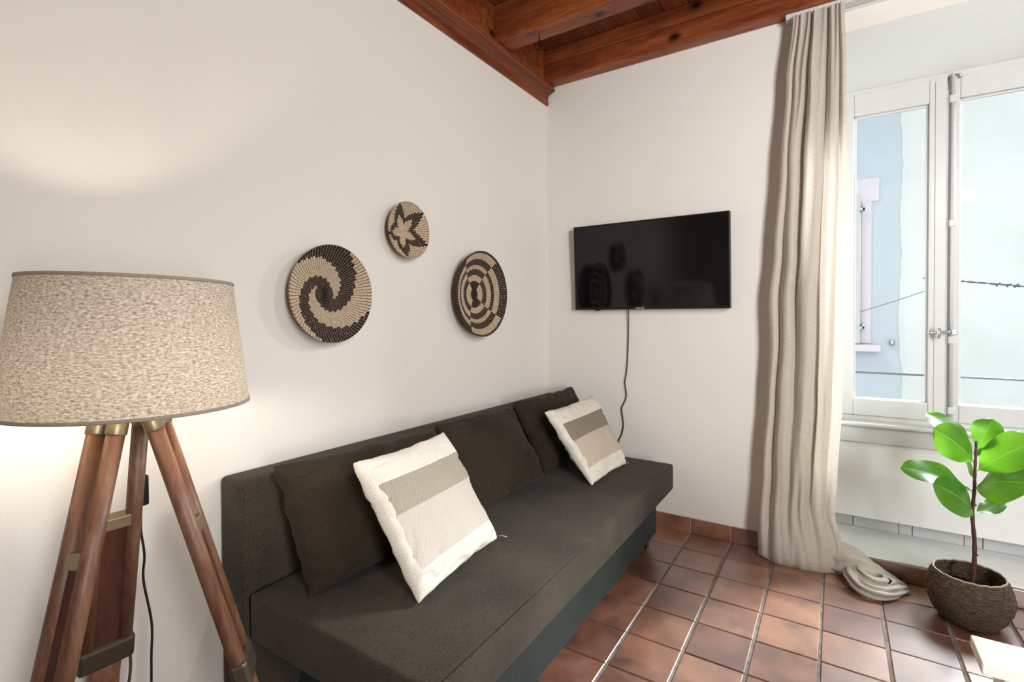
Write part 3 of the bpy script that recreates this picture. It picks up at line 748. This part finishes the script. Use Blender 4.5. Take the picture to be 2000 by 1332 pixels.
# camera looks at the wall from +x: +y is to the right in the picture
def swirl(r_, th):
    if r_ < 0.20: return True
    k = 1-r_
    def inarm(lo, hi): return (th-lo) % 360 < (hi-lo) % 360
    return inarm(67-130*k-150*k*k, 152-170*k-80*k*k) or inarm(258-150*k-150*k*k, 343-170*k-130*k*k)
def star(r_, th):
    d = ((th-48+36) % 72)-36; tri = 1-abs(d)/36
    if r_ < 0.24+0.36*tri: return False
    return r_ < 0.50+0.50*tri**1.1
def rings(r_, th):
    vert = 54 < th < 131 or 244 < th < 324
    edges = [0.955, 0.84, 0.70, 0.57, 0.44, 0.305] if vert else [0.84, 0.70, 0.57, 0.44, 0.305, 0.12]
    k = sum(1 for e in edges if r_ < e)
    return k % 2 == 0
basket('round woven wall basket with a black swirl, the left of the three', -1.692, 1.285, 0.172, 18, swirl, 84, seed=1)
basket('smallest woven wall basket, patterned with a dark star', -1.300, 1.562, 0.118, 12, star, 64, 0.045, seed=2)
basket('woven wall basket with dark broken rings, nearest the television', -0.803, 1.310, 0.214, 22, rings, 100, 0.060, seed=3)

# ------------------------------------------------------------------ television
tv = empty('television', (0.65, -0.03, 1.48)); tag(tv, 'flat black wall-mounted television, switched off, on the window wall', 'television')
tx0, tx1, tz0, tz1 = 0.2165, 1.0905, 1.2305, 1.7296
box('casing', tx0, tx1, -0.052, -0.022, tz0, tz1, M_black, tv, 0.003)
bez = MB().box(tx0, tx1, -0.060, -0.052, tz1-0.008, tz1).box(tx0, tx1, -0.060, -0.052, tz0, tz0+0.014).box(tx0, tx0+0.008, -0.060, -0.052, tz0+0.014, tz1-0.008).box(tx1-0.008, tx1, -0.060, -0.052, tz0+0.014, tz1-0.008)
bez.obj('bezel', M_black, tv, False, 0.001)
box('screen', tx0+0.008, tx1-0.008, -0.0575, -0.0525, tz0+0.014, tz1-0.008, M_screen, tv)
box('wall_bracket', 0.50, 0.80, -0.022, -0.007, 1.36, 1.60, M_black, tv, 0.002)
box('sensor', 0.342, 0.372, -0.056, -0.040, tz0-0.006, tz0, M_black, tv, 0.002)
tc = bpy.data.curves.new('logo', 'FONT'); tc.body = 'SAMSUNG'; tc.size = 0.0105; tc.extrude = 0.0003; tc.align_x = 'CENTER'
tmp = bpy.data.objects.new('tmp', tc); COL.objects.link(tmp); bpy.context.view_layer.update()
lm = bpy.data.meshes.new_from_object(tmp.evaluated_get(bpy.context.evaluated_depsgraph_get())); bpy.data.objects.remove(tmp)
to = finish('logo', lm, M_logo); to.location = (0.617, -0.0605, tz0+0.0035); to.rotation_euler = (PI/2, 0, 0); attach(to, tv)
tv.rotation_euler.x = R(2.5)      # hangs tilted slightly forward
cord = MB().tube(smoothpath([(0.538, -0.030, 1.245), (0.540, -0.020, 1.215), (0.536, -0.012, 1.08), (0.530, -0.010, 0.944), (0.522, -0.010, 0.86), (0.513, -0.010, 0.80), (0.521, -0.010, 0.745), (0.519, -0.010, 0.71), (0.506, -0.010, 0.68), (0.492, -0.010, 0.645), (0.499, -0.010, 0.60), (0.502, -0.010, 0.54), (0.490, -0.010, 0.49), (0.472, -0.010, 0.445), (0.472, -0.010, 0.35), (0.47, -0.010, 0.20)], 6), 0.0030, 8).obj('power_cord', M_cord, None, True)
tag(cord, 'thin dark cord hanging down the wall below the television', 'cord')

# ------------------------------------------------------------------ floor lamp
LX, LY = 0.3663, -2.4171
lamp = empty('floor_lamp', (LX, LY, 0)); tag(lamp, 'wooden tripod floor lamp with a wide lit linen drum shade', 'floor lamp')
SX, SY = 0.3700, -2.4072
tilt = Matrix.Translation((SX, SY, 1.16)) @ Matrix.Rotation(R(1.3), 4, Vector((-0.94, 0.34, 0))) @ Matrix.Translation((-SX, -SY, -1.16))
def shade_part(name, prof, m, parent, uv=True, seg=96, closed=False):
    v, f, uvs = [], [], []
    n = len(prof)
    for i, (r_, z) in enumerate(prof):
        for k in range(seg+1):
            a = 2*PI*k/seg; v.append(tilt @ Vector((SX+r_*math.cos(a), SY+r_*math.sin(a), z))); uvs.append((k/seg*4.4, z*3.5))
    for i in range(n-1):
        for k in range(seg):
            a = i*(seg+1)+k; f.append((a, a+1, a+seg+2, a+seg+1))
    return mesh_obj(name, v, f, m, parent, True, uvs)
RB, RT, ZB, ZT = 0.2055, 0.1721, 1.0338, 1.2845
so = shade_part('lamp_shade', [(lerp(RB, RT, k/10), lerp(ZB, ZT, k/10)) for k in range(11)], M_shade, lamp)
for nm, r_, z in (('lower_rim', RB, ZB), ('upper_rim', RT, ZT)):
    w_ = 0.0018; hgt = 0.006 if z == ZB else -0.006
    shade_part(nm, [(r_-w_, z), (r_+w_, z), (r_+w_-hgt*0.13, z+hgt), (r_-w_-hgt*0.13, z+hgt), (r_-w_, z)], M_shade_edge, so)
sp_ = MB(); top = tilt @ Vector((SX, SY, 1.245))
for k in range(3):
    a = 0.5+2*PI*k/3; e = tilt @ Vector((SX+0.1730*math.cos(a), SY+0.1730*math.sin(a), 1.274)); sp_.tube([top+Vector((0.02*math.cos(a), 0.02*math.sin(a), 0)), top+Vector((0.10*math.cos(a), 0.10*math.sin(a), 0.01)), e], 0.0016, 6)
sp_.lathe([(0.019, -0.001), (0.021, 0.0), (0.019, 0.002)], top, 20)
sp_.obj('shade_spider', M_bronze, lamp, True)
MB().lathe([(0.0, 1.026), (0.016, 1.026), (0.017, 1.032), (0.015, 1.042), (0.010, 1.044), (0, 1.044)], (SX, SY, 0), 20).obj('socket', M_bronze, lamp, True)
MB().lathe([(0.010, 1.040), (0.012, 1.046), (0.017, 1.056), (0.0205, 1.066), (0.0215, 1.077), (0.018, 1.090), (0.010, 1.098), (0.0, 1.100)], (SX, SY, 0), 24).obj('bulb', M_bulb, lamp, True)
MB().lathe([(0.0, 1.030), (0.044, 1.030), (0.052, 1.024), (0.052, 1.012), (0.044, 1.006), (0.0, 1.006)], (LX, LY, 0), 32).obj('mounting_head', M_brass, lamp, True)
rt0 = Vector((0.838, 0.546, 0)); fw0 = Vector((-0.546, 0.838, 0))
TH, RHO, TAN, ZT0 = 0.393, 0.0570, 0.2706, 0.9634
def tripod_leg(th, off):
    d = rt0*math.cos(th)+fw0*math.sin(th); tg = Vector((-d.y, d.x, 0)); C0_ = Vector((LX, LY, 0))
    def ax(z, o=0.0, r_=0.0): return C0_+d*(RHO+(ZT0-z)*TAN+r_)+tg*o+Vector((0, 0, z))
    def bar(mb, z0, z1, oc, w_, dp, r0=0.0, rnd=0.006):
        a, b = ax(z0, oc, r0), ax(z1, oc, r0); al = (b-a).normalized(); nr = tg.cross(al).normalized()
        mb.hexa([a-tg*w_/2-nr*dp/2, a+tg*w_/2-nr*dp/2, a+tg*w_/2+nr*dp/2, a-tg*w_/2+nr*dp/2, b-tg*w_/2-nr*dp/2, b+tg*w_/2-nr*dp/2, b+tg*w_/2+nr*dp/2, b-tg*w_/2+nr*dp/2])
    zb = 0.46
    g = MB()
    for s in (-1, 1): g.tube([ax(ZT0+0.045, s*off), ax(zb, s*off)], 0.0152, 16)
    L = g.obj('leg', M_leg, lamp, True)
    for s in (-1, 1):
        MB().tube([ax(ZT0+0.052, s*off), ax(ZT0+0.024, s*off)], 0.0175, 16).obj('ferrule', M_brass, L, True, 0.0015)
    e = MB(); bar(e, 0.775, 0.10, 0, max(0.01, off*2-0.024), 0.016); e.obj('extension_board', M_legd, L, False, 0.002)
    br_ = MB(); bar(br_, 0.790, 0.762, 0, off*2-0.006, 0.026); br_.obj('upper_bracket', M_brass, L, False, 0.003)
    bt = MB(); bar(bt, 0.488, 0.432, 0, off*2+0.036, 0.036); bt.obj('clamp', M_bronze, L, False, 0.008)
    sc = MB(); sc.tube([ax(0.462, off+0.016), ax(0.462, off+0.050)], 0.0032, 8); sc.tube([ax(0.452, off+0.046, 0.0), ax(0.472, off+0.046, 0.0)], 0.004, 8)
    sc.obj('wing_screw', M_steel, L, True)
    lo = MB(); bar(lo, 0.44, 0.035, 0, max(0.022, off*2-0.010), 0.022); lo.obj('lower_leg', M_leg, L, False, 0.004)
    ft = MB(); ft.tube([ax(0.045, 0), ax(0.010, 0), ax(0.0015, 0)], [0.016, 0.010, 0.003], 12); ft.obj('foot', M_bronze, L, True)
tripod_leg(TH, 0.030)
tripod_leg(TH+2*PI/3, 0.034)
tripod_leg(TH-2*PI/3, 0.021)
cpts = smoothpath([(0.395, -2.40, 1.02), (0.33, -2.365, 0.985), (0.255, -2.345, 0.93), (0.215, -2.335, 0.875), (0.205, -2.335, 0.84)], 6)
lc = MB().tube(cpts, 0.0028, 8).tube(smoothpath([(0.203, -2.338, 0.775), (0.203, -2.340, 0.72), (0.208, -2.336, 0.66), (0.200, -2.336, 0.60), (0.212, -2.326, 0.50), (0.210, -2.327, 0.42), (0.205, -2.33, 0.30), (0.16, -2.34, 0.12), (0.10, -2.30, 0.01)], 6), 0.0028, 8)
lco = lc.obj('lamp_cord', M_black, lamp, True)
box('switch', 0.194, 0.214, -2.345, -2.325, 0.775, 0.845, M_black, lco, 0.005, True, 3)
c3 = MB().tube(smoothpath([(0.150, -2.395, 0.52), (0.155, -2.372, 0.505), (0.158, -2.355, 0.46), (0.162, -2.352, 0.38), (0.150, -2.37, 0.25), (0.10, -2.38, 0.05), (0.06, -2.34, 0.01)], 6), 0.0032, 8).obj('cord_loop', M_cord, lamp, True)

# ------------------------------------------------------------------ iron ring in the beam
rg = empty('iron_ring', (0.262, -0.545, 2.634)); tag(rg, 'small black iron ring hanging from the ceiling beam', 'ring')
cR = Vector((0.264, -0.560, 2.588))
MB().tube([cR+Vector((0.0225*math.cos(a), 0.006*math.cos(a), 0.0225*math.sin(a))) for a in [2*PI*k/24 for k in range(25)]], 0.0036, 8).obj('ring', M_iron, rg, True)
ey = MB().tube([(0.264, -0.560, 2.6345), (0.264, -0.560, 2.616), (0.268, -0.560, 2.609), (0.264, -0.560, 2.603), (0.259, -0.560, 2.608), (0.262, -0.560, 2.616)], 0.003, 8); ey.obj('eyelet', M_iron, rg, True)

# ------------------------------------------------------------------ potted fig
PXc, PYc = 1.981, -0.241
pot = empty('potted_fig', (PXc, PYc, 0)); tag(pot, 'young broad-leaved fig plant in a dark woven basket pot below the window', 'plant')
prf = [(0.0, 0.004), (0.070, 0.002), (0.088, 0.008), (0.108, 0.035), (0.124, 0.070), (0.131, 0.100), (0.131, 0.125), (0.125, 0.152), (0.116, 0.175), (0.108, 0.188)]
# woven body: horizontal strands as real relief
v, f, uvs = [], [], []
rows = []
NR = 34
cum = [0]
for a, b in zip(prf, prf[1:]): cum.append(cum[-1]+math.dist(a, b))
def pp(s):
    s *= cum[-1]
    for k in range(len(prf)-1):
        if s <= cum[k+1]+1e-9:
            u = (s-cum[k])/(cum[k+1]-cum[k]); return lerp(prf[k][0], prf[k+1][0], u), lerp(prf[k][1], prf[k+1][1], u)
    return prf[-1]
seg = 120
for i in range(NR*4+1):
    r_, z = pp(i/(NR*4)); strand = i//4; ph = (i % 4)/4
    for k in range(seg+1):
        a = 2*PI*k/seg
        bulge = 0.0032*math.sin(PI*ph)*(0.75+0.25*math.cos(a*26+(strand % 2)*PI))+0.0025*noise.noise(Vector((math.cos(a)*4, math.sin(a)*4, z*30)))
        wob = 0.004*noise.noise(Vector((math.cos(a)*1.5, math.sin(a)*1.5, 3)))*z/0.19
        rr = max(0, r_+bulge*(1 if r_ > 0.05 else 0)+wob); v.append((PXc+rr*math.cos(a), PYc+rr*math.sin(a), z+wob*0.5)); uvs.append((k/seg, z*5))
for i in range(NR*4):
    for k in range(seg):
        a = i*(seg+1)+k; f.append((a, a+1, a+seg+2, a+seg+1))
po = mesh_obj('basket_pot', v, f, M_rope, pot, True, uvs)
po.modifiers.new('thick', 'SOLIDIFY').thickness = 0.005
rim = []
for k in range(73):
    a = 2*PI*k/72; wob = 0.004*noise.noise(Vector((math.cos(a)*1.5, math.sin(a)*1.5, 3)))
    rim.append((PXc+(0.107+wob)*math.cos(a), PYc+(0.107+wob)*math.sin(a), 0.190+wob*0.5+0.0012*math.sin(a*18)))
MB().tube(rim, 0.0034, 8, False).obj('rim', M_rim, po, True)
MB().lathe([(0, 0.120), (0.06, 0.122), (0.115, 0.118), (0.118, 0.10), (0, 0.10)], (PXc, PYc, 0), 32).obj('soil', M_soil, pot, True)
stem = smoothpath([(1.992, -0.238, 0.115), (1.996, -0.24, 0.209), (1.997, -0.24, 0.309), (1.990, -0.24, 0.418), (1.995, -0.24, 0.509), (1.996, -0.24, 0.568), (1.998, -0.24, 0.648), (2.000, -0.24, 0.705)], 6)
sm = MB().tube(stem, [0.0085-0.0045*k/(len(stem)-1)+0.0008*math.sin(k*1.9) for k in range(len(stem))], 10)
for p in (1.5, 9, 20): 
    q = stem[int(p)]; sm.tube([q, q+Vector((0.010, -0.004, 0.008))], [0.005, 0.003], 6)
sm.obj('stem', M_stem, pot, True)
def leaf(base, tip, w_, nrm, droop=0.02, fold=0.18, wave=0.006, seed=0, stalk=0.05, tipw=0.72):
    B, T = Vector(base), Vector(tip); D = T-B; Ln = D.length; N = Vector(nrm); N = (N-D.normalized()*N.dot(D.normalized())).normalized(); S = D.normalized().cross(N)
    nu, nv = 26, 14; v, f, uv = [], [], []
    for i in range(nu+1):
        u = i/nu
        c = B+D*u+N*(droop*4*u*(1-u))
        # fiddle outline: narrow near the base, widest past the middle, blunt tip
        q = max(0, (u-stalk)/(1-stalk))
        wd = w_*(math.sin(PI*min(1, q**1.15))**0.60)*(0.72+0.38*q) if 0 < q < 1 else 0.003
        wd = max(wd, 0.0035)
        for j in range(nv+1):
            s = j/nv*2-1
            off = S*(s*wd/2)+N*(fold*wd*abs(s)**1.3*0.5+wave*math.sin(u*11+seed+(2 if s > 0 else 0))*abs(s)**2*(1 if q > 0.05 else 0))
            v.append(c+off); uv.append((u, j/nv))
    for i in range(nu):
        for j in range(nv):
            a = i*(nv+1)+j; f.append((a, a+1, a+nv+2, a+nv+1))
    o = mesh_obj('leaf', v, f, M_leaf, pot, True, uv)
    return o
leaf((1.992, -0.240, 0.506), (1.760, -0.340, 0.590), 0.128, (0.15, -0.65, 0.9), 0.022, 0.15, 0.008, 1)
leaf((1.991, -0.250, 0.419), (1.850, -0.400, 0.560), 0.150, (0.25, -0.85, 0.65), 0.030, -0.10, 0.004, 2)
leaf((1.997, -0.240, 0.520), (2.122, -0.380, 0.600), 0.175, (-0.2, -0.8, 0.75), 0.030, -0.12, 0.005, 3)
leaf((2.000, -0.240, 0.424), (2.095, -0.160, 0.470), 0.070, (0.1, -0.5, 1), -0.006, 0.1, 0.004, 4)
leaf((2.002, -0.240, 0.589), (2.150, -0.320, 0.745), 0.155, (-0.5, -0.8, 0.5), 0.016, 0.05, 0.005, 5)
leaf((2.002, -0.220, 0.640), (2.151, -0.100, 0.735), 0.125, (-0.3, -0.6, 0.9), 0.012, -0.1, 0.006, 6)
leaf((2.002, -0.240, 0.670), (2.058, -0.180, 0.785), 0.100, (-0.25, -1, 0.25), 0.010, 0.12, 0.004, 7)
leaf((1.993, -0.220, 0.655), (1.862, -0.150, 0.785), 0.112, (0.35, -0.6, 0.8), 0.016, 0.10, 0.004, 8)
leaf((1.990, -0.250, 0.625), (1.856, -0.355, 0.758), 0.145, (0.3, -0.85, 0.45), 0.022, -0.12, 0.005, 9)
leaf((1.994, -0.230, 0.549), (1.955, -0.110, 0.660), 0.070, (0.8, -0.5, 0.4), 0.01, 0.1, 0.004, 10)

# ------------------------------------------------------------------ white furniture end
fb_ = empty('end_board', (2.2, -1.63, 0)); tag(fb_, 'white painted wooden end board with overhanging top, cut off at bottom right', 'furniture')
MB().hexa([(1.757, -1.672, 0.578), (2.75, -1.672, 0.578), (2.75, -1.582, 0.578), (1.757, -1.582, 0.578), (1.757, -1.672, 0.600), (2.75, -1.672, 0.600), (2.75, -1.582, 0.600), (1.757, -1.582, 0.600)]).obj('top_board', M_furn, fb_, False, 0.002)
box('post', 1.787, 1.832, -1.664, -1.592, 0.0, 0.5778, M_furn, fb_, 0.002)
box('post', 2.66, 2.705, -1.664, -1.592, 0.0, 0.5778, M_furn, fb_, 0.002)
box('panel', 1.832, 2.66, -1.655, -1.632, 0.12, 0.5778, M_furn, fb_, 0.001)
